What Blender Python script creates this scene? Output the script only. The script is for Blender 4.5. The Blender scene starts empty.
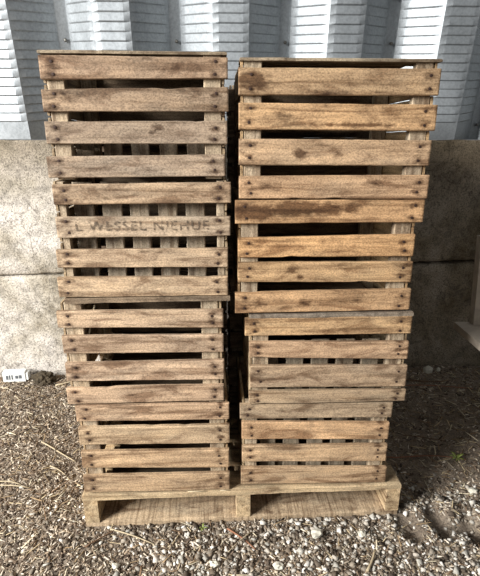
import bpy, math, random
import numpy as np
from mathutils import Vector, Matrix, noise as mn

SC = bpy.context.scene
COL = SC.collection

# ---------------------------------------------------------------- camera
F = 460.0
cam_d = bpy.data.cameras.new('camera')
cam_d.sensor_fit = 'HORIZONTAL'
cam_d.sensor_width = 36.0
cam_d.lens = 36.0 * F / 480.0
cam_d.clip_start = 0.02
cam = bpy.data.objects.new('camera', cam_d)
COL.objects.link(cam)
cam.location = (0, 0, 1.15)
cam.rotation_euler = (math.radians(90 - 17.7), 0, math.radians(-3.0))
SC.camera = cam

# ---------------------------------------------------------------- world
W = bpy.data.worlds.new('daylight')
SC.world = W
W.use_nodes = True
bg = W.node_tree.nodes['Background']
bg.inputs[0].default_value = (0.96, 0.975, 1.0, 1)
bg.inputs[1].default_value = 0.23

# daylight through the big open doorway to the left of the photographer
ld = bpy.data.lights.new('doorway_daylight', 'AREA')
ld.shape = 'RECTANGLE'
ld.size = 2.0
ld.size_y = 1.9
ld.energy = 680
ld.color = (1.0, 0.99, 0.97)
lo = bpy.data.objects.new('doorway_daylight', ld)
COL.objects.link(lo)
lo.location = (-3.95, -1.05, 2.55)
lo.rotation_euler = (Vector((0.1, 1.3, 0.7)) - Vector(lo.location)).to_track_quat('-Z', 'Y').to_euler()

vs = SC.view_settings
vs.view_transform = 'Standard'
vs.look = 'None'
vs.gamma = 1
vs.use_curve_mapping = False
vs.exposure = 0.0

# ---------------------------------------------------------------- helpers
def srgb(r, g, b):
    def c(v):
        v /= 255.0
        return v / 12.92 if v <= 0.04045 else ((v + 0.055) / 1.055) ** 2.4
    return (c(r), c(g), c(b))

def new_mat(name, rough=0.8, metal=0.0):
    m = bpy.data.materials.new(name)
    m.use_nodes = True
    nt = m.node_tree
    b = nt.nodes['Principled BSDF']
    b.inputs['Roughness'].default_value = rough
    b.inputs['Metallic'].default_value = metal
    return m, nt, b

def nd(nt, kind, **kw):
    n = nt.nodes.new(kind)
    for k, v in kw.items():
        setattr(n, k, v)
    return n

def tex(nt, vec, scale, detail=4.0, rough=0.55, dist=0.0):
    n = nd(nt, 'ShaderNodeTexNoise')
    n.inputs['Scale'].default_value = scale
    n.inputs['Detail'].default_value = detail
    n.inputs['Roughness'].default_value = rough
    n.inputs['Distortion'].default_value = dist
    if vec is not None:
        nt.links.new(vec, n.inputs['Vector'])
    return n.outputs['Fac']

def ramp(nt, fac, stops):
    n = nd(nt, 'ShaderNodeValToRGB')
    cr = n.color_ramp
    cr.elements[0].position = stops[0][0]
    cr.elements[1].position = stops[-1][0]
    for p, c in stops[1:-1]:
        cr.elements.new(p)
    for e, (p, c) in zip(cr.elements, stops):
        e.color = (c[0], c[1], c[2], 1) if not isinstance(c, (int, float)) else (c, c, c, 1)
    nt.links.new(fac, n.inputs[0])
    return n.outputs[0]

def mix(nt, mode, fac, a, b):
    n = nd(nt, 'ShaderNodeMix', data_type='RGBA', blend_type=mode)
    n.clamp_factor = True
    for s, v in ((n.inputs[0], fac), (n.inputs[6], a), (n.inputs[7], b)):
        if isinstance(v, (int, float)):
            s.default_value = v
        elif isinstance(v, tuple):
            s.default_value = (v[0], v[1], v[2], 1)
        else:
            nt.links.new(v, s)
    return n.outputs[2]

def scaled(nt, vec, s, rot=(0, 0, 0)):
    n = nd(nt, 'ShaderNodeMapping')
    n.inputs['Scale'].default_value = s
    n.inputs['Rotation'].default_value = rot
    nt.links.new(vec, n.inputs[0])
    return n.outputs[0]

def bump(nt, b, h, strength, dist):
    n = nd(nt, 'ShaderNodeBump')
    n.inputs['Strength'].default_value = strength
    n.inputs['Distance'].default_value = dist
    nt.links.new(h, n.inputs['Height'])
    nt.links.new(n.outputs[0], b.inputs['Normal'])

def tag(o, label=None, cat=None, group=None, kind=None):
    if label: o['label'] = label
    if cat: o['category'] = cat
    if group: o['group'] = group
    if kind: o['kind'] = kind
    return o

def empty(name, loc, rz=0.0):
    o = bpy.data.objects.new(name, None)
    o.empty_display_size = 0.05
    COL.objects.link(o)
    o.location = loc
    o.rotation_euler = (0, 0, rz)
    return o

def link_mesh(name, verts, faces, mat, parent=None, attrs=None, smooth=False):
    me = bpy.data.meshes.new(name)
    me.from_pydata([tuple(v) for v in verts], [], faces)
    if attrs:
        for k, (typ, data) in attrs.items():
            a = me.attributes.new(k, typ, 'POINT')
            arr = np.asarray(data, dtype=np.float32).ravel()
            a.data.foreach_set({'FLOAT': 'value', 'FLOAT_VECTOR': 'vector', 'FLOAT_COLOR': 'color'}[typ], arr)
    if smooth:
        me.polygons.foreach_set('use_smooth', [True] * len(me.polygons))
    me.update()
    if mat:
        me.materials.append(mat)
    o = bpy.data.objects.new(name, me)
    COL.objects.link(o)
    if parent:
        o.parent = parent
    return o

# ---------------------------------------------------------------- materials
def wood_material(name, saw=0.0):
    m, nt, b = new_mat(name, 0.85)
    b.inputs['Specular IOR Level'].default_value = 0.25
    gc = nd(nt, 'ShaderNodeAttribute', attribute_name='grain').outputs['Vector']
    tint = nd(nt, 'ShaderNodeAttribute', attribute_name='tint').outputs['Color']
    stain = nd(nt, 'ShaderNodeAttribute', attribute_name='stain').outputs['Fac']
    streak = tex(nt, scaled(nt, gc, (120, 7, 7) if saw else (3.0, 62, 62)), 1.0, 3 if saw else 5, 0.65, 0.6)
    blotch = tex(nt, scaled(nt, gc, (7, 22, 22)), 1.0, 4, 0.6, 0.8)
    speck = tex(nt, scaled(nt, gc, (220, 320, 320)), 1.0, 3, 0.7)
    gray = tex(nt, scaled(nt, gc, (4, 14, 14)), 1.3, 3, 0.5, 0.4)
    c = mix(nt, 'MULTIPLY', 1.0, tint, ramp(nt, streak, [(0.34, (0.52, 0.46, 0.41)), (0.46, (0.89, 0.87, 0.84)), (0.60, (1.2, 1.19, 1.17))]))
    c = mix(nt, 'MULTIPLY', 1.0, c, ramp(nt, blotch, [(0.36, (0.52, 0.46, 0.42)), (0.47, (0.95, 0.94, 0.93)), (0.64, (1.22, 1.20, 1.16))]))
    c = mix(nt, 'MULTIPLY', 1.0, c, ramp(nt, speck, [(0.36, 0.62), (0.5, 0.98), (0.64, 1.24)]))
    g = ramp(nt, gray, [(0.50, 0.0), (0.68, 0.55)])
    c = mix(nt, 'MIX', g, c, mix(nt, 'MULTIPLY', 1.0, c, (0.78, 0.84, 0.90)))
    # dark, rusty or knotty stains in the wood itself
    n2 = tex(nt, scaled(nt, gc, (45, 90, 90)), 1.0, 3, 0.6)
    st = nd(nt, 'ShaderNodeMath', operation='MULTIPLY_ADD')
    nt.links.new(n2, st.inputs[0]); st.inputs[1].default_value = 0.9; st.inputs[2].default_value = -0.45
    st2 = nd(nt, 'ShaderNodeMath', operation='ADD')
    nt.links.new(st.outputs[0], st2.inputs[0]); nt.links.new(stain, st2.inputs[1])
    sf = ramp(nt, st2.outputs[0], [(0.26, 0.0), (0.62, 0.95)])
    c = mix(nt, 'MIX', sf, c, mix(nt, 'MULTIPLY', 1.0, c, (0.24, 0.19, 0.16)))
    h = streak
    nt.links.new(c, b.inputs['Base Color'])
    hm = nd(nt, 'ShaderNodeMath', operation='ADD')
    nt.links.new(streak, hm.inputs[0]); nt.links.new(speck, hm.inputs[1])
    bump(nt, b, hm.outputs[0], 0.55, 0.0015)
    return m

WOOD = wood_material('weathered_crate_wood')
PALLET_WOOD = wood_material('rough_sawn_pallet_wood', 0.8)

RUST, nt, b = new_mat('rusty_nail', 0.7, 0.3)
b.inputs['Base Color'].default_value = (*srgb(58, 40, 32), 1)

def concrete_material():
    m, nt, b = new_mat('rough_cast_concrete', 0.93)
    b.inputs['Specular IOR Level'].default_value = 0.2
    geo = nd(nt, 'ShaderNodeNewGeometry')
    pos = geo.outputs['Position']
    big = tex(nt, pos, 3.0, 4, 0.6, 0.4)
    mid = tex(nt, pos, 22.0, 4, 0.65)
    fine = tex(nt, pos, 110.0, 4, 0.75)
    c = ramp(nt, big, [(0.34, srgb(140, 130, 112)), (0.46, srgb(176, 168, 154)), (0.60, srgb(204, 197, 188))])
    c = mix(nt, 'MULTIPLY', 1.0, c, ramp(nt, mid, [(0.36, 0.70), (0.48, 0.97), (0.62, 1.10)]))
    c = mix(nt, 'MULTIPLY', 1.0, c, ramp(nt, tex(nt, pos, 130.0, 5, 0.85), [(0.40, 0.38), (0.47, 0.95), (0.60, 1.28)]))
    # earthy dirt held in the rough top edge of the pour
    sp = nd(nt, 'ShaderNodeSeparateXYZ'); nt.links.new(pos, sp.inputs[0])
    ed = nd(nt, 'ShaderNodeMath', operation='MULTIPLY_ADD')
    nt.links.new(big, ed.inputs[0]); ed.inputs[1].default_value = 0.45; nt.links.new(sp.outputs['Z'], ed.inputs[2])
    top = ramp(nt, ed.outputs[0], [(0.0, 0.0), (1.0, 1.0)])
    mr = nd(nt, 'ShaderNodeMapRange'); nt.links.new(ed.outputs[0], mr.inputs[0])
    mr.inputs[1].default_value = 1.08; mr.inputs[2].default_value = 1.36
    c = mix(nt, 'MIX', mr.outputs[0], c, mix(nt, 'MULTIPLY', 1.0, c, (0.52, 0.48, 0.42)))
    # shade beside the stack, painted into the concrete colour towards the right
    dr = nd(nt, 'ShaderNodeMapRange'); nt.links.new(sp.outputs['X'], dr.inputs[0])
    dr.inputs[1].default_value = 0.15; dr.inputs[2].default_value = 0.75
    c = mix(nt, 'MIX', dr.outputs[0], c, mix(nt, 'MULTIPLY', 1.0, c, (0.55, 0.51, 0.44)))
    # hairline cracks
    vo = nd(nt, 'ShaderNodeTexVoronoi', feature='DISTANCE_TO_EDGE')
    vo.inputs['Scale'].default_value = 4.0
    wp = nd(nt, 'ShaderNodeTexNoise'); wp.inputs['Scale'].default_value = 9; wp.inputs['Detail'].default_value = 5
    nt.links.new(pos, wp.inputs['Vector'])
    nt.links.new(mix(nt, 'LINEAR_LIGHT', 0.12, pos, wp.outputs['Color']), vo.inputs['Vector'])
    cr = ramp(nt, vo.outputs['Distance'], [(0.0, 1.0), (0.016, 0.0)])
    crm = ramp(nt, big, [(0.40, 0.1), (0.6, 0.7)])
    c = mix(nt, 'MIX', mix(nt, 'MULTIPLY', 1.0, cr, crm), c, srgb(70, 62, 52))
    # dirt packed in the pour joint
    jn = nd(nt, 'ShaderNodeMath', operation='MULTIPLY_ADD')
    nt.links.new(sp.outputs['X'], jn.inputs[0]); jn.inputs[1].default_value = -.018; nt.links.new(sp.outputs['Z'], jn.inputs[2])
    ja = nd(nt, 'ShaderNodeMath', operation='SUBTRACT'); nt.links.new(jn.outputs[0], ja.inputs[0]); ja.inputs[1].default_value = .555
    jb = nd(nt, 'ShaderNodeMath', operation='ABSOLUTE'); nt.links.new(ja.outputs[0], jb.inputs[0])
    jc = nd(nt, 'ShaderNodeMath', operation='MULTIPLY_ADD'); nt.links.new(mid, jc.inputs[0]); jc.inputs[1].default_value = .012; nt.links.new(jb.outputs[0], jc.inputs[2])
    c = mix(nt, 'MIX', ramp(nt, jc.outputs[0], [(.0085, .85), (.0125, 0.0)]), c, srgb(52, 46, 38))
    nt.links.new(c, b.inputs['Base Color'])
    hs = nd(nt, 'ShaderNodeMath', operation='ADD')
    nt.links.new(mid, hs.inputs[0]); nt.links.new(fine, hs.inputs[1])
    bump(nt, b, hs.outputs[0], 0.8, 0.006)
    return m
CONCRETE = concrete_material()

def metal_material():
    m, nt, b = new_mat('galvanised_steel', 0.5, 0.6)
    geo = nd(nt, 'ShaderNodeNewGeometry')
    pos = geo.outputs['Position']
    a = tex(nt, scaled(nt, pos, (5, 5, 2)), 1.0, 4, 0.6)
    f = tex(nt, pos, 90.0, 3, 0.7)
    c = ramp(nt, a, [(0.3, srgb(144, 149, 152)), (0.6, srgb(172, 177, 180))])
    c = mix(nt, 'MULTIPLY', 1.0, c, ramp(nt, f, [(0.35, 0.82), (0.6, 1.04)]))
    nt.links.new(c, b.inputs['Base Color'])
    r = nd(nt, 'ShaderNodeMapRange'); nt.links.new(a, r.inputs[0])
    r.inputs[3].default_value = 0.46; r.inputs[4].default_value = 0.62
    nt.links.new(r.outputs[0], b.inputs['Roughness'])
    bump(nt, b, f, 0.25, 0.002)
    return m
METAL = metal_material()

def dirt_material():
    m, nt, b = new_mat('earth_and_wood_fines', 0.95)
    geo = nd(nt, 'ShaderNodeNewGeometry')
    pos = geo.outputs['Position']
    a = tex(nt, pos, 14, 5, 0.7)
    f = tex(nt, pos, 160, 4, 0.8)
    c = ramp(nt, a, [(0.3, srgb(104, 91, 77)), (0.5, srgb(136, 122, 106)), (0.72, srgb(160, 147, 130))])
    c = mix(nt, 'MULTIPLY', 1.0, c, ramp(nt, f, [(0.34, 0.4), (0.5, 0.95), (0.66, 1.4)]))
    nt.links.new(c, b.inputs['Base Color'])
    bump(nt, b, f, 1.0, 0.006)
    return m
DIRT = dirt_material()

def chip_material(name):
    m, nt, b = new_mat(name, 0.9)
    b.inputs['Specular IOR Level'].default_value = 0.25
    t = nd(nt, 'ShaderNodeAttribute', attribute_name='tint').outputs['Color']
    geo = nd(nt, 'ShaderNodeNewGeometry')
    f = tex(nt, geo.outputs['Position'], 260, 3, 0.7)
    nt.links.new(mix(nt, 'MULTIPLY', 1.0, t, ramp(nt, f, [(0.3, 0.6), (0.6, 1.15)])), b.inputs['Base Color'])
    return m
CHIP = chip_material('broken_chips')

def flat(name, col, rough=0.8, metal=0.0, scale=60, lo=0.7, hi=1.1, bmp=0.0):
    m, nt, b = new_mat(name, rough, metal)
    tc = nd(nt, 'ShaderNodeTexCoord')
    f = tex(nt, tc.outputs['Object'], scale, 4, 0.65)
    nt.links.new(mix(nt, 'MULTIPLY', 1.0, tuple(col), ramp(nt, f, [(0.32, lo), (0.65, hi)])), b.inputs['Base Color'])
    if bmp:
        bump(nt, b, f, bmp, 0.004)
    return m

# ---------------------------------------------------------------- boards
BR = random.Random(7)

class Boards:
    """collects boards (each a warped, chamfered, subdivided plank) into one mesh"""
    def __init__(s):
        s.v = []; s.f = []; s.g = []; s.t = []; s.s = []
    def board(s, origin, length, h0, h1, thick, axes, tint, stains=(), nx=14, wave=0.0016, chips=0, dense=False,
              end_stain=0.0, nail_stain=0.0, nail_pts=()):
        """origin: centre of the board's outer face at its left end; axes = (along, up, out)
        h0 = (lo, hi) heights at the left end, h1 the same at the right end."""
        A, U, O = [Vector(a) for a in axes]
        seed = Vector((BR.uniform(-50, 50), BR.uniform(-50, 50), BR.uniform(-50, 50)))
        if dense:
            us = [0, .003] + [.003 + .0075 * i for i in range(1, 9)]
            mid = np.linspace(.075, length - .075, nx)
            us = us + list(mid) + [length - u for u in reversed(us)]
        else:
            us = [0, .003] + list(np.linspace(.03, length - .03, nx)) + [length - .003, length]
        ch = min(.0022, thick * .25)
        prof = [0, .035, .2, .35, .5, .65, .8, .965, 1] if dense else [0, .05, .5, .95, 1]
        base = len(s.v)
        bites = [(BR.uniform(0.05, .95) * length, BR.uniform(.01, .03), BR.uniform(.001, .003), BR.random() < .5) for _ in range(chips)]
        ring = None
        for i, u in enumerate(us):
            k = u / length
            lo = h0[0] * (1 - k) + h1[0] * k
            hi = h0[1] * (1 - k) + h1[1] * k
            lo += wave * mn.noise(Vector((u * 9, 0, 0)) + seed) + wave * .6 * mn.noise(Vector((u * 60, 3, 0)) + seed)
            hi += wave * mn.noise(Vector((u * 9, 7, 0)) + seed) + wave * .6 * mn.noise(Vector((u * 60, 9, 0)) + seed)
            for (bu, bw, bd, bl) in bites:
                q = math.exp(-((u - bu) / bw) ** 2) * bd
                if bl: lo += q
                else: hi -= q
            bow = .0012 * mn.noise(Vector((u * 5, 20, 0)) + seed)
            endin = .0018 if i in (0, len(us) - 1) else 0.0
            uu = u + (.0015 * mn.noise(Vector((k * 3, 0, 4)) + seed) if endin else 0)
            pts = []
            for p in prof:
                d = bow + (-ch if p in (0, 1) else 0) - endin * .5 + .0005 * mn.noise(Vector((u * 40, p * 4, 2)) + seed)
                pts.append((lo + (hi - lo) * p, d))
            for p in reversed((0, 1)):
                pts.append((lo + (hi - lo) * p, bow - thick))
            for (hh, d) in pts:
                P = Vector(origin) + A * uu + U * hh + O * d
                s.v.append(P)
                hc = hh - (h0[0] + h0[1]) / 2
                s.g.append((u + seed.x, hc + seed.y, d + seed.z))
                s.t.append((*tint, 1))
                st = 0.0
                for (su, sh, ru, rh, amt) in stains:
                    e = ((u - su) / ru) ** 2 + ((hc - sh) / rh) ** 2
                    st = max(st, amt * math.exp(-e * .9))
                for (nu, nh) in nail_pts:
                    e = ((u - nu) / .017) ** 2 + ((hc - nh) / .009) ** 2
                    st = max(st, nail_stain * math.exp(-e * .8))
                if end_stain:
                    st = max(st, end_stain * math.exp(-min(u, length - u) / .025))
                s.s.append(st)
            n = len(pts)
            if i:
                a = base + (i - 1) * n; c = base + i * n
                for j in range(n):
                    j2 = (j + 1) % n
                    s.f.append((a + j, c + j, c + j2, a + j2))
        n = len(prof) + 2
        s.f.append(tuple(base + j for j in range(n)))
        s.f.append(tuple(base + (len(us) - 1) * n + j for j in reversed(range(n))))
        return s
    def build(s, name, mat, parent=None):
        o = link_mesh(name, s.v, s.f, mat, parent,
                      {'grain': ('FLOAT_VECTOR', s.g), 'tint': ('FLOAT_COLOR', s.t), 'stain': ('FLOAT', s.s)})
        return o

X, Y, Z = (1, 0, 0), (0, 1, 0), (0, 0, 1)
NX_, NY_, NZ_ = (-1, 0, 0), (0, -1, 0), (0, 0, -1)

# ---------------------------------------------------------------- setting
def ground_h(x, y):
    """height of the littered earth floor"""
    h = 0.010 * np.sin(x * 3.1 + 1.2) * np.sin(y * 2.7) + 0.004 * np.sin(x * 17 + y * 9) + 0.003 * np.sin(y * 31 - x * 13)
    # hollows pressed in the stones in front of the pallet's right end
    for (cx, cy, r, d) in ((.590, 1.115, .046, .026), (.695, 1.125, .050, .030), (.790, 1.095, .052, .030), (.50, 1.10, .04, .010)):
        q = ((x - cx) ** 2 + ((y - cy) * .75) ** 2) / r ** 2
        h = h - d * np.exp(-q ** 1.6) + d * .45 * np.exp(-((np.sqrt(q) - 1.35) / .30) ** 2)
    # level under the pallet
    m = np.clip((np.abs(x - .075) - .50) / .10, 0, 1) + np.clip((np.abs(y - 1.57) - .40) / .08, 0, 1)
    m = np.clip(m, 0, 1)
    return (h - 0.002) * m + 0.003

def build_floor():
    xs = np.linspace(-3.0, 3.2, 311); ys = np.linspace(-1.2, 2.6, 191)
    gx, gy = np.meshgrid(xs, ys)
    gz = ground_h(gx, gy)
    v = np.stack([gx.ravel(), gy.ravel(), gz.ravel()], 1)
    nx = len(xs)
    f = [(j * nx + i, j * nx + i + 1, (j + 1) * nx + i + 1, (j + 1) * nx + i) for j in range(len(ys) - 1) for i in range(nx - 1)]
    o = link_mesh('floor', v, f, DIRT, smooth=True)
    o['kind'] = 'structure'
build_floor()

WY = 2.16           # face of the concrete stem wall
WTOP = 1.155
def build_concrete():
    rs = np.random.RandomState(3)
    xs = np.linspace(-3.0, 3.2, 420)
    zs = list(np.linspace(-0.06, 0.545, 26)) + [.551, .556, .5585, .561, .566, .572] + list(np.linspace(.60, WTOP - .012, 24)) + [WTOP - .004, WTOP]
    v = []; f = []
    for z in zs:
        for x in xs:
            jz = .004 * mn.noise(Vector((x * 7, 1, 1))) + .003 * mn.noise(Vector((x * 40, 5, 1)))
            jd = (.022 + .012 * (x > .3)) if abs(z - .5585) < .003 else (.010 if abs(z - .5585) < .008 else 0)
            jd *= .75 + .6 * mn.noise(Vector((x * 25, 8, 2)))
            zz = z + (jz + .018 * (x - .2) if .54 < z < .58 else 0)
            y = WY + .005 * mn.noise(Vector((x * 4, z * 4, 0))) + .003 * mn.noise(Vector((x * 22, z * 22, 3))) + jd
            if z >= WTOP - .005:
                zz += .004 * mn.noise(Vector((x * 12, 3, 3))); y += .006 if z == WTOP else 0
            v.append((x, y, zz))
    n = len(xs)
    for j in range(len(zs) - 1):
        for i in range(n - 1):
            f.append((j * n + i, j * n + i + 1, (j + 1) * n + i + 1, (j + 1) * n + i))
    # top ledge and back
    b0 = len(v)
    for x in xs: v.append((x, WY + .30, WTOP))
    for x in xs: v.append((x, WY + .30, -.06))
    t = (len(zs) - 1) * n
    for i in range(n - 1):
        f.append((t + i, t + i + 1, b0 + i + 1, b0 + i))
        f.append((b0 + i, b0 + i + 1, b0 + n + i + 1, b0 + n + i))
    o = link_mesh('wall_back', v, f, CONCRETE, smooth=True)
    o['kind'] = 'structure'
build_concrete()

# deep-profile galvanised sheeting of an arched building, leaning in over the wall
LEAN = math.radians(8.5)
P = .477
def build_metal():
    prof = []      # (x, depth) ; depth 0 = front plane, DEEP = back plane
    DEEP = .14
    def seg(x0, d0, x1, d1, n, rib):
        for i in range(n):
            k = i / n
            prof.append((x0 + (x1 - x0) * k, d0 + (d1 - d0) * k, rib if 0 < i else .0))
    for k in range(-6, 7):
        o = k * P
        seg(o - .001, 0, o + .147, 0, 6, 1)
        seg(o + .147, 0, o + .288, DEEP, 6, 1)
        seg(o + .288, DEEP, o + .292, DEEP + .006, 1, 0)
        seg(o + .292, DEEP + .002, o + .336, DEEP + .014, 2, 0)
        seg(o + .336, DEEP + .014, o + .338, DEEP, 1, 0)
        seg(o + .338, DEEP, o + P - .001, 0, 6, 1)
    L = 1.5
    ss = [0, .004] + list(np.arange(.02, .075, .011)) + list(np.arange(.075, L, .00246))
    v = []; f = []
    ct, st = math.cos(LEAN), math.sin(LEAN)
    yb = WY + .012
    PER = .0345
    for s in ss:
        ph = ((s - .075) / PER) % 1.0
        r = 0.0
        if s > .075:
            # alternating broad ridge and tight crease
            r = -(.0078 if int((s - .075) / PER) % 2 else .0055) * (ph / .14 if ph < .14 else ((1 - ph) / .86) ** .8)
        curve = .03 * max(0, s - .3) ** 2
        for (x, d, rib) in prof:
            dd = d + r * rib
            if s < .06 and d > 0: dd = d
            y = yb + dd * ct - s * st - curve
            z = WTOP + dd * st + s * ct
            if s == 0: z = WTOP + .002
            v.append((x, y, z))
    n = len(prof)
    for j in range(len(ss) - 1):
        for i in range(n - 1):
            f.append((j * n + i, j * n + i + 1, (j + 1) * n + i + 1, (j + 1) * n + i))
    o = link_mesh('wall_back_upper', v, f, METAL)
    o['kind'] = 'structure'
    # base angle and bolts on the seams
    BOLT = flat('dull_bolt', srgb(120, 118, 112), .5, .8)
    for k in range(-3, 3):
        for q in range(4):
            s = .05 + q * .172
            x = k * P + .318
            y = yb + (DEEP + .006) * ct - s * st - .004 - .03 * max(0, s - .3) ** 2; z = WTOP + DEEP * st + s * ct
            vv = []; 
            for (rr, dy) in ((.008, 0), (.008, -.004), (.005, -.008), (.0001, -.0085)):
                for a in range(6):
                    vv.append((x + rr * math.cos(a * math.pi / 3), y + dy, z + rr * math.sin(a * math.pi / 3)))
            ff = [(r_ * 6 + a, r_ * 6 + (a + 1) % 6, r_ * 6 + 6 + (a + 1) % 6, r_ * 6 + 6 + a) for r_ in range(3) for a in range(6)]
            link_mesh('bolt', vv, ff, BOLT, o)
build_metal()

# ---------------------------------------------------------------- pallet
PX0, PX1, PY0, PY1 = -.420, .570, 1.163, 1.94
def build_pallet():
    r = empty('wooden_pallet', (.074, (PY0 + PY1) / 2, 0))
    tag(r, 'low wooden pallet on the littered ground carrying both crate stacks', 'pallet')
    ox, oy = .074, (PY0 + PY1) / 2
    col = srgb(178, 158, 128)
    for i, x in enumerate((PX0, .050, PX1 - .044)):
        b = Boards()
        # stringer running front to back, seen end on
        b.board((x - ox, PY0 + .002 - oy, 0), PY1 - PY0 - .004, (.018, .104), (.018, .104), .044, (Y, Z, NX_), srgb(184, 162, 130), end_stain=.12, wave=.001)
        b.build('stringer', WOOD, r)
    ys = [(PY0, .095), (1.30, .09), (1.425, .09), (1.55, .09), (1.675, .09), (1.845, .095)]
    for i, (y, w) in enumerate(ys):
        b = Boards()
        b.board((PX0 - ox - .001, (y - oy), .1205), PX1 - PX0 + .002, (0, w), (0, w), .0165, (X, Y, Z), col, wave=.003, nx=30, chips=3 if i == 0 else 0)
        b.build('deck_board', WOOD, r)
    for i, (y, w) in enumerate(((PY0 + .002, .15), (1.49, .12), (1.80, .138))):
        b = Boards()
        b.board((PX0 - ox + .001, (y - oy), .0178), PX1 - PX0 - .002, (0, w), (0, w), .0168, (X, Y, Z), srgb(176, 156, 130), wave=.002, nx=30)
        b.build('bottom_board', PALLET_WOOD, r)
build_pallet()

# ---------------------------------------------------------------- crates
T = .0125           # slat thickness
def woodcol(c):
    g = sum(c) / 3.0
    return srgb(*[min(255, (g + (v - g) * .92) * .985 * k) for v, k in zip(c, (1.0, .98, .98))])
def nail_mesh(parent, x, y, z):
    v = []; rr = .0036
    for (q, dy) in ((rr, .0006), (rr, -.0007), (.0001, -.0011)):
        for a in range(6):
            v.append((x + q * math.cos(a * 1.0472), y + dy, z + q * math.sin(a * 1.0472)))
    f = [(k * 6 + a, k * 6 + (a + 1) % 6, k * 6 + 6 + (a + 1) % 6, k * 6 + 6 + a) for k in range(2) for a in range(6)]
    link_mesh('nail', v, f, RUST, parent)

def crate(label, z0, z1, slats, depth=.34, yf=1.17, pw=.036, yaw=0.0, flip=False, inner=None, tone=(150, 132, 108), front_panel=False,
          detail=True, grp=None, lip=None, lid=(.007, (146, 132, 112))):
    xa = sum(s[0] for s in slats) / 4; xb = sum(s[1] for s in slats) / 4
    cx = (xa + xb) / 2
    c = empty('slatted_crate', (cx, yf + depth / 2, z0), yaw)
    tag(c, label, 'crate', grp)
    w = xb - xa; hy = depth / 2
    xl = min(s[0] for s in slats) - cx; xr = max(s[1] for s in slats) - cx
    H = z1 - z0
    # four front slats, each individually sized and nailed
    for s in slats:
        x0, x1, l0, t0, l1, t1 = s[:6]
        tint = woodcol(s[6]) if len(s) > 6 else woodcol(tone)
        stains = s[7] if len(s) > 7 else ()
        sh = (t0 - l0) * .24
        nl = [(.026, sh + .001), (.026, -sh), (x1 - x0 - .028, sh), (x1 - x0 - .028, -sh - .001)]
        nails = [(u + BR.uniform(-.004, .004), h + BR.uniform(-.003, .003)) for (u, h) in nl]
        b = Boards()
        b.board((x0 - cx, -hy, -z0), x1 - x0, (l0, t0), (l1, t1), T, (X, Z, NY_), tint, stains,
                nx=34 if detail else 8, dense=detail, chips=BR.choice((0, 0, 1, 2)), end_stain=.38 if detail else 0,
                nail_stain=.66, nail_pts=nails, wave=.0009)
        o = b.build('front_slat', WOOD, c)
        if detail:
            for (u, h) in nails:
                k = u / (x1 - x0)
                zc = ((l0 + t0) * (1 - k) + (l1 + t1) * k) / 2 - z0
                nail_mesh(o, x0 - cx + u, -hy - .0008, zc + h)
        s_last = o
    li = xa - cx + .013; ri = xb - cx - .013
    lo, hi = .0015, H - .0015
    dimt = srgb(168, 152, 130)
    for (px, py) in ((li, -hy + T + .0015), (ri - pw, -hy + T + .0015), (li, hy - T - .0235), (ri - pw, hy - T - .0235)):
        b = Boards()
        # corner post: board face towards the front, grain vertical
        b.board((px + pw / 2, py, 0), hi - lo, (-pw / 2, pw / 2), (-pw / 2, pw / 2), .022, (Z, X, NY_), dimt, nx=8, wave=.0012)
        m = b
        for q in range(len(m.v)): m.v[q] = m.v[q] + Vector((0, 0, lo))
        m.build('corner_post', WOOD, c)
    # rear slats, one panel
    b = Boards()
    hs = (H - .03) / 4
    for k in range(4):
        a = .006 + k * (hs + .006)
        b.board((xa - cx + .002, hy - T, 0), w - .004, (a, a + hs - .010), (a, a + hs - .010), T, (X, Z, NY_), srgb(104, 90, 74), nx=8)  # dark tint paints the crate's interior shade into the rear slats
    b.build('back_panel', WOOD, c)
    # ends: boards running front to back just inside the slat ends
    for sx in (-1, 1):
        b = Boards()
        xo = (li - .0015) if sx < 0 else (ri + .0015)
        for k in range(4):
            a = .008 + k * (hs + .006)
            ax = (Y, Z, NX_) if sx < 0 else (Y, Z, X)
            org = (xo - .007 if sx < 0 else xo + .007, -hy + T + .002, 0)
            b.board(org, depth - 2 * T - .004, (a, a + hs + .003), (a, a + hs + .003), .0065, ax, srgb(*tone), nx=8)
        b.build('end_panel', WOOD, c)
    # bottom boards (uppermost when the crate is turned over)
    b = Boards()
    th = lid[0]
    zt = H - .0005 if flip else th + .0005
    nb = 5; bw = (depth - 2 * T - .004) / nb
    for k in range(nb):
        y = -hy + T + .003 + k * bw
        if k == 0 and (flip or front_panel):
            y0 = -hy + (.003 if flip else .001); bwid = bw + T - .003
            b.board((xa - cx + (.003 if not lip else lip), y0, zt), w - .002, (0, bwid), (0, bwid), th, (X, Y, Z), srgb(*lid[1]), nx=30, wave=.003, chips=3)
        else:
            b.board((li + pw + .002, y, zt - (0.0 if not flip else 0)), ri - li - 2 * pw - .004, (0, bw - .010), (0, bw - .010), th, (X, Y, Z), srgb(102, 90, 75), nx=6)  # inner boards coloured darker, interior shade put into the tint
    b.build('bottom_panel', WOOD, c)
    if inner:
        n, z_hi, x_first, pitch, bwid, col, yo = inner
        b = Boards()
        zb = .012
        for k in range(n):
            xx = x_first - cx + k * pitch
            b.board((xx, -hy + yo, zb), z_hi - z0 - zb, (0, bwid), (0, bwid), .008, (Z, X, NY_), srgb(*col), nx=8)
        # the battens' cross rail behind
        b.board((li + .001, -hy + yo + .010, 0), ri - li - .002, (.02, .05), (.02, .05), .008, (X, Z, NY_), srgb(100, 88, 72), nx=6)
        b.build('inner_panel', WOOD, c)
    return c, cx, hy

G1 = (150, 133, 112); G2 = (158, 140, 117)
K = lambda *a: a
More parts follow.
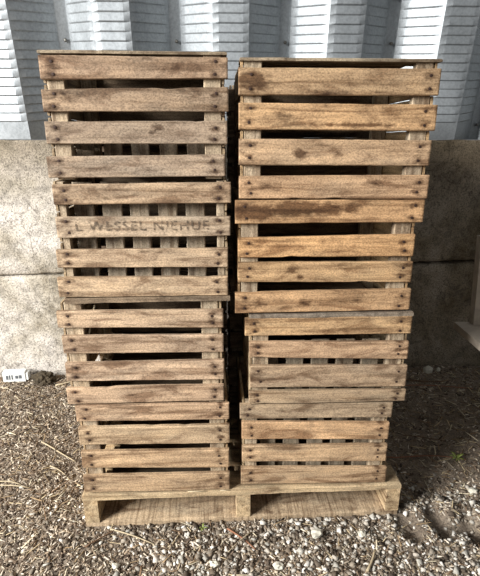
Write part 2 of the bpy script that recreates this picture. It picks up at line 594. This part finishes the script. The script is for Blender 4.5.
# --- left stack, top to bottom (metres, read off the boards: left x, right x, then low/high edge at each end)
L1 = [(-0.396, 0.033, 1.285, 1.336, 1.289, 1.334, (158, 135, 110), [(.03, .0, .03, .02, .5)]),
      (-0.398, 0.033, 1.216, 1.264, 1.217, 1.271, (154, 134, 110), [(.06, .01, .04, .02, .55)]),
      (-0.400, 0.030, 1.144, 1.194, 1.144, 1.197, (152, 136, 116), [(.27, .012, .022, .010, .7), (.25, .0, .012, .006, .7)]),
      (-0.405, 0.024, 1.065, 1.115, 1.067, 1.119, (156, 139, 118), [(.02, -.02, .03, .01, .5)])]
L2 = [(-0.399, 0.038, 1.000, 1.049, 1.002, 1.053, (172, 150, 122), [(.28, .0, .02, .01, .4)]),
      (-0.400, 0.037, 0.917, 0.970, 0.918, 0.968, (172, 155, 131), []),
      (-0.409, 0.030, 0.839, 0.886, 0.835, 0.886, (178, 157, 129), [(.24, .015, .09, .012, .38)]),
      (-0.415, 0.029, 0.758, 0.813, 0.756, 0.809, (182, 160, 130), [(.26, .012, .05, .008, .3)])]
L3 = [(-0.429, 0.016, 0.671, 0.718, 0.662, 0.714, (182, 160, 132), [(.30, .0, .12, .008, .28)]),
      (-0.423, 0.015, 0.594, 0.646, 0.588, 0.640, (176, 154, 128), [(.09, .0, .02, .02, .4)]),
      (-0.423, 0.016, 0.509, 0.564, 0.502, 0.563, (186, 163, 136), [(.12, .005, .015, .02, .3)]),
      (-0.429, 0.015, 0.436, 0.487, 0.4345, 0.484, (180, 156, 128), [(.18, .0, .02, .005, .6), (.35, .0, .05, .006, .4)])]
L4 = [(-0.409, 0.030, 0.381, 0.432, 0.373, 0.426, (184, 158, 128), [(.03, -.01, .04, .012, .5)]),
      (-0.409, 0.029, 0.301, 0.359, 0.291, 0.354, (184, 162, 130), []),
      (-0.409, 0.028, 0.221, 0.277, 0.203, 0.267, (186, 160, 126), [(.2, -.01, .08, .006, .3)]),
      (-0.412, 0.029, 0.132, 0.190, 0.1225, 0.184, (180, 156, 124), [])]
R1 = [(0.058, 0.540, 1.254, 1.313, 1.255, 1.314, (172, 146, 112), [(.03, .004, .045, .018, .95), (.05, -.012, .02, .01, .8), (.22, -.024, .09, .008, .6)]),
      (0.058, 0.541, 1.177, 1.237, 1.174, 1.234, (184, 152, 112), [(.29, -.018, .16, .006, .8), (.1, .0, .03, .02, .5)]),
      (0.059, 0.536, 1.094, 1.156, 1.091, 1.152, (176, 150, 118), [(.15, -.006, .022, .015, .8), (.245, -.006, .018, .011, .75)]),
      (0.059, 0.542, 1.012, 1.068, 1.009, 1.069, (182, 152, 118), [(.07, .0, .06, .014, .5), (.34, .01, .035, .012, .6), (.28, .01, .02, .008, .5)])]
R2 = [(0.049, 0.539, 0.948, 1.008, 0.948, 1.007, (182, 148, 108), [(.05, .0, .07, .024, .95), (.15, .008, .08, .022, .95), (.23, .006, .06, .018, .9), (.30, .008, .03, .014, .8)]),
      (0.056, 0.525, 0.859, 0.911, 0.857, 0.916, (196, 158, 112), [(.22, .015, .03, .008, .6), (.12, .018, .05, .005, .5)]),
      (0.056, 0.526, 0.792, 0.845, 0.784, 0.842, (184, 154, 114), [(.145, .006, .022, .014, .7), (.165, -.016, .012, .012, .7), (.06, .0, .04, .012, .35)]),
      (0.048, 0.530, 0.703, 0.762, 0.704, 0.765, (180, 148, 110), [(.19, -.005, .025, .014, .7), (.06, .0, .05, .02, .5), (.33, .0, .06, .006, .5)])]
R3 = [(0.075, 0.541, 0.637, 0.688, 0.634, 0.686, (186, 156, 116), [(.04, .0, .03, .02, .4)]),
      (0.087, 0.541, 0.571, 0.618, 0.555, 0.609, (182, 154, 122), [(.13, .0, .015, .01, .5)]),
      (0.090, 0.545, 0.476, 0.545, 0.466, 0.534, (172, 150, 122), [(.03, .012, .02, .01, .5)]),
      (0.087, 0.550, 0.421, 0.464, 0.4185, 0.455, (166, 146, 118), [(.35, -.015, .1, .004, .6)])]
R4 = [(0.061, 0.516, 0.370, 0.4175, 0.360, 0.411, (162, 144, 118), []),
      (0.067, 0.513, 0.300, 0.358, 0.282, 0.340, (192, 160, 122), [(.04, .0, .05, .012, .35)]),
      (0.067, 0.515, 0.220, 0.276, 0.203, 0.263, (184, 158, 124), []),
      (0.064, 0.520, 0.136, 0.196, 0.1225, 0.179, (184, 158, 124), [(.3, .0, .05, .02, .3)])]

crate('grey-brown wooden crate topmost of the left stack, board lid against the metal wall', 1.058, 1.347, L1, flip=True, pw=.041,
      inner=(5, 1.16, -.362, .0722, .047, (150, 136, 118), .10), tone=(148, 130, 106))
l2c = crate('wooden crate with faded stencilled lettering, second from the top of the left stack', .740, 1.0565, L2, yf=1.168,
      pw=.018, inner=(5, 1.05, -.368, .0722, .050, (176, 162, 142), .055), tone=(160, 142, 116), front_panel=True, lid=(.014, (122, 106, 88)))
crate('plain wooden crate with wide black gaps, third from the top of the left stack', .434, .739, L3, yf=1.171, pw=.048, tone=(170, 150, 122))
crate('clean tan wooden crate at the bottom of the left stack, standing on the pallet', .1215, .433, L4, yf=1.167, pw=.044, tone=(176, 152, 120))
crate('wide wooden crate topmost of the right stack, dark bruise at its upper left corner', 1.0095, 1.336, R1, flip=True, yf=1.168, pw=.043, tone=(168, 142, 108))
crate('orange-tan crate second highest in the right stack, dark bark stain on its upper slat', .7005, 1.0085, R2, yf=1.171, pw=.045, tone=(176, 148, 112))
crate('crate with a weathered grey top board, third down in the right stack', .4182, .6995, R3, yf=1.167, flip=True, pw=.045, lid=(.0125, (128, 118, 106)),
      inner=(5, .598, .125, .0748, .052, (160, 146, 126), .05), tone=(166, 148, 120))
crate('narrow wooden crate at the bottom of the right stack, standing on the pallet', .1215, .4178, R4, yf=1.172,
      inner=(5, .395, .125, .0748, .050, (166, 152, 132), .045), tone=(172, 152, 122))

# stencilled lettering on the second left crate
def stencil():
    slat = [o for o in l2c[0].children if o.name.startswith('front_slat')][1]
    cu = bpy.data.curves.new('lettering', 'FONT')
    cu.body = 'L WESSEL NIEHUE'
    cu.size = .034
    cu.space_character = 1.22
    cu.extrude = .00015
    cu.offset = .0006
    cu.align_x = 'CENTER'; cu.align_y = 'CENTER'
    tmp = bpy.data.objects.new('lettering', cu)
    COL.objects.link(tmp)
    dg = bpy.context.evaluated_depsgraph_get()
    me = bpy.data.meshes.new_from_object(tmp.evaluated_get(dg))
    bpy.data.objects.remove(tmp)
    xs_ = [v.co.x for v in me.vertices]
    k = .335 / (max(xs_) - min(xs_))
    M = Matrix.Translation((.000, -l2c[2] - .0017, .945 - .740)) @ Matrix.Rotation(math.pi / 2, 4, 'X') @ Matrix.Diagonal((k, 1.0, 1, 1))
    me.transform(M)
    m, nt, b = new_mat('faded_stencil_ink', .9)
    b.inputs['Base Color'].default_value = (*srgb(96, 82, 68), 1)
    tc = nd(nt, 'ShaderNodeTexCoord')
    f = tex(nt, tc.outputs['Object'], 130, 3, .7)
    nt.links.new(ramp(nt, f, [(.40, 0.0), (.66, .62)]), b.inputs['Alpha'])
    me.materials.clear(); me.materials.append(m)
    o = bpy.data.objects.new('stencilled_lettering', me)
    COL.objects.link(o); o.parent = slat
    o['label'] = 'faded grey stencilled letters'
stencil()

# --- the rear row of crates, glimpsed through the gaps and down the slot between the stacks
def even(xa, xb, z0, z1):
    h = (z1 - z0 - .014) / 4
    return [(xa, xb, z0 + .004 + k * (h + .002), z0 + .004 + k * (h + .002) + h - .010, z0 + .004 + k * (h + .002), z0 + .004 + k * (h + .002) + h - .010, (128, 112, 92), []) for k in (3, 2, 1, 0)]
zs_ = [(.1215, .420), (.4205, .721), (.7215, 1.001), (1.0015, 1.318)]
where = ['bottom', 'second lowest', 'second highest', 'top']
for side, (xa, xb) in (('left', (-.43, .034)), ('right', (.040, .512))):
    for k, (a, b_) in enumerate(zs_):
        crate('dark %s crate of the rear %s stack, glimpsed through slat gaps' % (where[k], side), a, b_, even(xa + .004 * (k % 2), xb, a, b_),
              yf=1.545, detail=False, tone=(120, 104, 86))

# pale sticks lying inside the third left crate
STRAWM = flat('pale_dry_stem', srgb(184, 168, 138), .8, 0, 90, .75, 1.1)
TWIGM = flat('brown_twig', srgb(120, 92, 68), .85, 0, 90, .6, 1.1)
REDM = flat('reddish_stem', srgb(150, 104, 78), .85, 0, 90, .7, 1.1)
def stick(name, pts, r0, r1, mat, label=None, cat=None, parent=None, group=None, sides=6):
    v = []; f = []
    pts = [Vector(p) for p in pts]
    n = len(pts)
    for i, p in enumerate(pts):
        d = (pts[min(i + 1, n - 1)] - pts[max(i - 1, 0)]).normalized()
        a = d.orthogonal().normalized(); c = d.cross(a)
        r = r0 + (r1 - r0) * i / (n - 1)
        for k in range(sides):
            t = 2 * math.pi * k / sides
            v.append(p + a * r * math.cos(t) + c * r * math.sin(t))
    for i in range(n - 1):
        for k in range(sides):
            f.append((i * sides + k, i * sides + (k + 1) % sides, (i + 1) * sides + (k + 1) % sides, (i + 1) * sides + k))
    f.append(tuple(reversed(range(sides)))); f.append(tuple((n - 1) * sides + k for k in range(sides)))
    o = link_mesh(name, v, f, mat, parent, smooth=True)
    if label: tag(o, label, cat, group)
    return o
stick('wooden_stake', [(-.386, 1.205, .4455), (-.370, 1.205, .60), (-.335, 1.204, .722)], .0035, .003, STRAWM,
      'thin pale stick leaning inside the third left crate behind its upper gaps', 'stick')
stick('wooden_stake', [(-.318, 1.24, .4455), (-.322, 1.236, .60), (-.326, 1.23, .70)], .0022, .002, STRAWM,
      'thin upright pale stem standing inside the third left crate', 'stick')

# ---------------------------------------------------------------- litter on the ground
def scatter(name, n, region, size, tints, seed, dens=None, label=None, cat=None, elong=(1, 1), thick=.35, tilt=.9, lift=.3):
    rs = np.random.RandomState(seed)
    x = rs.uniform(region[0], region[1], n); y = rs.uniform(region[2], region[3], n)
    keep = ~((x > PX0 - .004) & (x < PX1 + .004) & (y > PY0 - .004) & (y < PY1 + .004))
    if dens is not None:
        keep &= rs.uniform(0, 1, n) < dens(x, y)
    x = x[keep]; y = y[keep]; n = len(x)
    s = size[0] * (size[1] / size[0]) ** (rs.uniform(0, 1, n) ** 1.7)
    el = rs.uniform(elong[0], elong[1], n)
    cube = np.array([[a, b, c] for c in (-1, 1) for b in (-1, 1) for a in (-1, 1)], float) * .5
    loc = cube[None] * np.stack([s * el, s * rs.uniform(.45, 1, n) / np.sqrt(el), s * thick * rs.uniform(.4, 1, n)], 1)[:, None]
    loc[:, 4:, :2] *= rs.uniform(.35, .95, (n, 1, 1))
    loc += rs.uniform(-.14, .14, loc.shape) * s[:, None, None] * np.array([1, .7, .35])
    az = rs.uniform(0, 2 * np.pi, n); tx = rs.normal(0, tilt * .4, n); ty = rs.normal(0, tilt * .4 , n)
    def rot(axis, a):
        c, s_ = np.cos(a), np.sin(a); o = np.ones_like(a); z = np.zeros_like(a)
        if axis == 0: M = [[o, z, z], [z, c, -s_], [z, s_, c]]
        elif axis == 1: M = [[c, z, s_], [z, o, z], [-s_, z, c]]
        else: M = [[c, -s_, z], [s_, c, z], [z, z, o]]
        return np.moveaxis(np.array(M), -1, 0)
    M = rot(2, az) @ rot(0, tx) @ rot(1, ty)
    pts = np.einsum('nij,nkj->nki', M, loc)
    z = ground_h(x, y) + s * lift * rs.uniform(.1, 1.0, n)
    pts += np.stack([x, y, z], 1)[:, None]
    V = pts.reshape(-1, 3)
    fc = np.array([[0, 2, 3, 1], [4, 5, 7, 6], [0, 1, 5, 4], [2, 6, 7, 3], [0, 4, 6, 2], [1, 3, 7, 5]])
    Fa = (np.arange(n)[:, None, None] * 8 + fc[None]).reshape(-1, 4)
    me = bpy.data.meshes.new(name)
    me.vertices.add(len(V)); me.vertices.foreach_set('co', V.astype(np.float32).ravel())
    me.loops.add(Fa.size); me.loops.foreach_set('vertex_index', Fa.astype(np.int32).ravel())
    me.polygons.add(len(Fa)); me.polygons.foreach_set('loop_start', np.arange(len(Fa), dtype=np.int32) * 4)
    me.update(calc_edges=True)
    tc = np.array([srgb(*t) for t in tints]); ti = rs.randint(0, len(tints), n)
    col = tc[ti] * rs.uniform(.75, 1.35, (n, 1))
    col = np.concatenate([col, np.ones((n, 1))], 1)
    a = me.attributes.new('tint', 'FLOAT_COLOR', 'POINT')
    a.data.foreach_set('color', np.repeat(col, 8, axis=0).astype(np.float32).ravel())
    me.materials.append(CHIP)
    o = bpy.data.objects.new(name, me)
    COL.objects.link(o)
    tag(o, label, cat, kind='stuff')
    return o

REG = (-1.45, 1.55, .72, 2.15)
def d_mulch(x, y):
    d = np.where(x < .55, 1.0, .55)
    d = d * np.where((x > .60) & (y > 1.28), .45, 1)
    return d
def hollow(x, y):
    m = np.ones_like(x)
    for (cx, cy, r) in ((.590, 1.115, .040), (.695, 1.125, .042), (.790, 1.095, .044)):
        m *= np.where((x - cx) ** 2 + (y - cy) ** 2 * .56 < r * r, .12, 1)
    return m
def d_stone(x, y):
    front = np.clip((1.30 - y) / .12, 0, 1)
    side = np.clip((x + .45) / .5, 0.08, 1)
    right = np.where(x > .58, 1.0, 1.0)
    return np.clip(front * side * right + .05, 0, 1) * hollow(x, y)
mulch_t = [(130, 114, 96), (152, 134, 112), (104, 88, 73), (78, 65, 54), (182, 168, 148), (142, 130, 114), (206, 194, 176), (60, 50, 42), (122, 106, 90)]
stone_t = [(190, 184, 173), (166, 158, 146), (146, 136, 122), (212, 207, 198), (134, 124, 110), (96, 86, 74), (110, 98, 84), (172, 168, 158), (80, 70, 60)]
scatter('wood_mulch', 125000, REG, (.003, .011), mulch_t, 11, lambda x, y: d_mulch(x, y) * hollow(x, y),
        'brown and grey shredded wood litter covering the ground all round the pallet', 'mulch', elong=(1, 3.4), thick=.4)
scatter('pale_gravel', 32000, (-1.2, 1.3, .72, 1.40), (.004, .020), stone_t, 12, d_stone,
        'pale broken stone chips spread in front of the pallet', 'gravel', thick=.42)
def d_straw(x, y):
    return np.where(x < .5, .6, 1.0) * hollow(x, y)
scatter('straw_bits', 6500, REG, (.005, .010), [(190, 172, 138), (150, 128, 98), (210, 198, 170), (128, 104, 80)], 13, d_straw,
        'short dry straws and splinters strewn over the litter', 'straw', elong=(3.0, 7.0), thick=.16, tilt=.5, lift=.8)

def gz(x, y):
    return float(ground_h(np.array([x]), np.array([y]))[0])
def lying(x0, y0, x1, y1, bend=.02, n=7, lift=.008):
    out = []
    for i in range(n):
        k = i / (n - 1)
        x = x0 + (x1 - x0) * k - (y1 - y0) * bend * math.sin(k * math.pi) * 3
        y = y0 + (y1 - y0) * k + (x1 - x0) * bend * math.sin(k * math.pi) * 3
        out.append((x, y, gz(x, y) + lift))
    return out
twigs = [
    ((-.70, 1.58, -.54, 1.47), .0030, STRAWM, 'pale curved stem lying on the litter left of the lowest left crate'),
    ((-.86, 1.345, -.655, 1.335), .0030, STRAWM, 'longest pale stick lying on the litter at the left edge'),
    ((-.80, 1.375, -.69, 1.35), .0026, STRAWM, 'short pale stick just above the longest pale stick at left'),
    ((-.62, 1.44, -.53, 1.37), .0022, STRAWM, 'thin pale splinter between the curved stem and the pallet corner'),
    ((-.80, 2.05, -.60, 2.10), .0040, STRAWM, 'pale stick by the mossy clump at the foot of the left wall'),
    ((-.34, 1.145, -.20, 1.085), .0026, STRAWM, 'pale stem slanting in the stones in front of the left bay of the pallet'),
    ((-.40, 1.08, -.32, 1.145), .0028, TWIGM, 'brown twig below the front left corner of the pallet'),
    ((.02, 1.13, .10, 1.05), .0028, REDM, 'reddish twig in front of the middle stringer of the pallet'),
    ((.09, 1.11, .02, 1.04), .0020, STRAWM, 'pale straw crossing just beside the reddish twig'),
    ((.62, 1.44, .92, 1.40), .0026, REDM, 'long reddish stem on the dark earth right of the pallet'),
    ((.74, 1.555, .90, 1.52), .0022, TWIGM, 'short brown stem behind the long reddish stem'),
    ((.62, 2.02, 1.10, 1.98), .0035, TWIGM, 'long brown cane on the dark earth near the right wall'),
    ((.70, 1.93, 1.22, 1.90), .0030, REDM, 'thin brown cane in front of the long cane near the right wall'),
    ((.405, .96, .45, 1.03), .0040, STRAWM, 'pale stick lying below the pressed hollows at bottom right'),
]
for (p, r, m, lab) in twigs:
    stick('twig', lying(*p, bend=(-.012, .02, .008)[int(p[0] * 1000) % 3]), r, r * .6, m, lab, 'twig')

for (x0, x1, lab) in ((-.10, -.04, 'pale straw lying on the front board of the pallet under the left stack'),
                      (.0, .03, 'short straw on the front board of the pallet near the slot between stacks')):
    stick('straw', [(x0, 1.1655, .1222), ((x0 + x1) / 2, 1.1640, .1226), (x1, 1.1652, .1224)], .0016, .0010, STRAWM, lab, 'straw')
# seedling right of the pallet
LEAFM = flat('fresh_leaf_green', srgb(134, 146, 74), .6, 0, 60, .8, 1.15)
def weed(x, y, s, lab, leaves=7, seed=1):
    r_ = random.Random(seed)
    e = empty('weed_seedling', (x, y, gz(x, y)))
    tag(e, lab, 'weed')
    stick('stem', [(0, 0, 0), (0, 0, s * .25), (.002, 0, s * .5)], .0016, .001, LEAFM, parent=e)
    for k in range(leaves):
        a = 2 * math.pi * k / leaves + r_.uniform(-.3, .3)
        L = s * r_.uniform(.7, 1.1); wd = s * .16
        v = []; f = []
        for i in range(6):
            t = i / 5
            ww = wd * math.sin(math.pi * (t * .9 + .06)) + .0004
            rr = L * t; zz = s * .35 + L * .42 * math.sin(t * 2.2)
            for sd, dz in ((-1, .0012), (0, 0), (1, .0012), (0, -.0010)):
                v.append((rr * math.cos(a) - sd * ww * math.sin(a), rr * math.sin(a) + sd * ww * math.cos(a), zz + dz))
        for i in range(5):
            for j in range(4):
                f.append((i * 4 + j, i * 4 + (j + 1) % 4, i * 4 + 4 + (j + 1) % 4, i * 4 + 4 + j))
        link_mesh('leaf', v, f, LEAFM, e, smooth=True)
weed(.885, 1.40, .030, 'small green seedling on the dark ground right of the pallet', 7, 2)
weed(-.055, 1.135, .016, 'tiny green sprout in the stones before the left half of the pallet', 4, 3)

def lump(name, c, dims, rough, mat, label, cat, seed, sub=3, floor_cut=True):
    import bmesh
    bm = bmesh.new()
    bmesh.ops.create_icosphere(bm, subdivisions=sub, radius=1)
    sv = Vector((seed * 3.7, seed * 1.3, seed))
    for v in bm.verts:
        d = 1 + rough * mn.noise(v.co * 1.6 + sv) + rough * .6 * mn.noise(v.co * 5 + sv) + rough * .35 * mn.noise(v.co * 12 + sv)
        v.co = Vector((v.co.x * dims[0] * d, v.co.y * dims[1] * d, v.co.z * dims[2] * d))
    me = bpy.data.meshes.new(name); bm.to_mesh(me); bm.free()
    me.materials.append(mat)
    o = bpy.data.objects.new(name, me); COL.objects.link(o)
    o.location = c
    tag(o, label, cat)
    return o
MOSS = flat('dark_mossy_clod', srgb(76, 66, 50), .95, 0, 70, .45, 1.25, .8)
lump('mossy_clod', (-.868, 2.09, .024), (.050, .040, .040), .35, MOSS, 'dark rounded mossy clod against the foot of the left wall', 'clod', 4, 4)
PALE = flat('pale_limestone', srgb(206, 202, 186), .9, 0, 40, .8, 1.08, .4)
lump('stone_fragment', (1.085, 2.09, .018), (.030, .022, .028), .5, PALE, 'larger pale angular stone fragment by the foot of the right wall', 'stone', 5, 1)
lump('stone_fragment', (1.145, 2.10, .012), (.013, .012, .018), .5, PALE, 'smaller pale stone fragment right of the larger one at the right wall', 'stone', 8, 1)
rr_ = random.Random(5)
near = [(-.30, 1.02, .011), (.29, 1.09, .018), (.43, 1.09, .013), (-.02, 1.00, .014), (.86, 1.24, .014), (.16, .99, .014)]
labs = ['pale lone stone chip lying before the front left corner of the pallet', 'largest pale stone chip in front of the right bay of the pallet',
        'pale stone chip in front of the right stringer of the pallet', 'pale stone chip near the bottom edge left of centre',
        'pale stone chip on the ground beyond the three hollows', 'pale stone chip near the bottom edge right of centre']
for (x, y, s), lab in zip(near, labs):
    lump('stone_chip', (x, y, gz(x, y) + s * .6), (s, s * .8, s * .65), .5, PALE, lab, 'stone', x * 20 + 3, 2)

# little white carton by the wall, printed marks on its face
def rbox(name, x0, x1, y0, y1, z0, z1, mat, parent, bev=.003):
    import bmesh
    bm = bmesh.new()
    bmesh.ops.create_cube(bm, size=1)
    for v in bm.verts:
        v.co = Vector(((x0 + x1) / 2 + v.co.x * (x1 - x0), (y0 + y1) / 2 + v.co.y * (y1 - y0), (z0 + z1) / 2 + v.co.z * (z1 - z0)))
    bmesh.ops.bevel(bm, geom=list(bm.edges), offset=bev, segments=2, affect='EDGES', profile=.6)
    me = bpy.data.meshes.new(name); bm.to_mesh(me); bm.free()
    me.materials.append(mat)
    o = bpy.data.objects.new(name, me); COL.objects.link(o)
    if parent: o.parent = parent
    return o
WHITE = flat('white_card', srgb(226, 228, 226), .6, 0, 30, .88, 1.03)
INK = flat('grey_print', srgb(96, 100, 104), .7)
ct = empty('carton', (-1.005, 2.10, gz(-1.005, 2.10)), math.radians(2))
tag(ct, 'small white printed carton lying at the foot of the left wall', 'box')
rbox('body', -.056, .052, -.018, .018, .004, .058, WHITE, ct)
rbox('flap', .0525, .064, -.014, .014, .010, .050, WHITE, ct, .002)
k = 0
for (x0, x1, z0, z1) in ((-.040, -.030, .018, .040), (-.026, -.020, .018, .042), (-.014, -.008, .018, .042), (.004, .017, .022, .038), (.021, .034, .022, .040)):
    rbox('printed_mark', x0, x1, -.0194, -.0178, z0, z1, INK, ct, .0005)

# pale stand cut by the right edge of the frame: upright panel over a shelf that comes forward
STAND = flat('pale_weathered_board', srgb(176, 164, 148), .85, 0, 24, .75, 1.08, .3)
st_ = empty('wooden_stand', (1.05, 1.62, 0))
tag(st_, 'pale upright board with a shelf foot cut off by the right edge', 'stand')
def prism(name, quad, zz, parent, ox, oy):
    v = [(x - ox, y - oy, z) for (x, y, z) in quad] + [(x - ox + zz[0], y - oy + zz[1], z + zz[2]) for (x, y, z) in quad]
    f = [(3, 2, 1, 0), (4, 5, 6, 7), (0, 1, 5, 4), (1, 2, 6, 5), (2, 3, 7, 6), (3, 0, 4, 7)]
    return link_mesh(name, v, f, STAND, parent)
prism('upright_panel', [(.925, 1.50, .515), (1.25, 1.50, .515), (1.25, 1.50, .84), (.903, 1.50, .84)], (0, .03, 0), st_, 1.05, 1.62)
prism('shelf', [(.872, 1.535, .490), (.857, 1.22, .490), (1.25, 1.22, .490), (1.25, 1.535, .490)], (0, 0, .0245), st_, 1.05, 1.62)
for (x, y) in ((1.19, 1.24), (1.19, 1.50)):
    prism('leg', [(x, y, -.02), (x + .04, y, -.02), (x + .04, y, .489), (x, y, .489)], (0, .04, 0), st_, 1.05, 1.62)

# repeats carry the name of their set
for o in COL.objects:
    if o.parent is None and 'label' in o:
        n = o.name.split('.')[0]
        if n == 'slatted_crate':
            o['group'] = 'crates of the rear stacks' if 'rear' in o['label'] else 'crates stacked on the pallet'
        elif n == 'twig': o['group'] = 'twigs and stems on the ground'
        elif n in ('stone_chip', 'stone_fragment'): o['group'] = 'loose pale stones'
        elif n == 'wooden_stake': o['group'] = 'pale sticks inside the third left crate'
        elif n == 'straw': o['group'] = 'straws on the pallet'
        elif n == 'weed_seedling': o['group'] = 'weed seedlings on the ground'
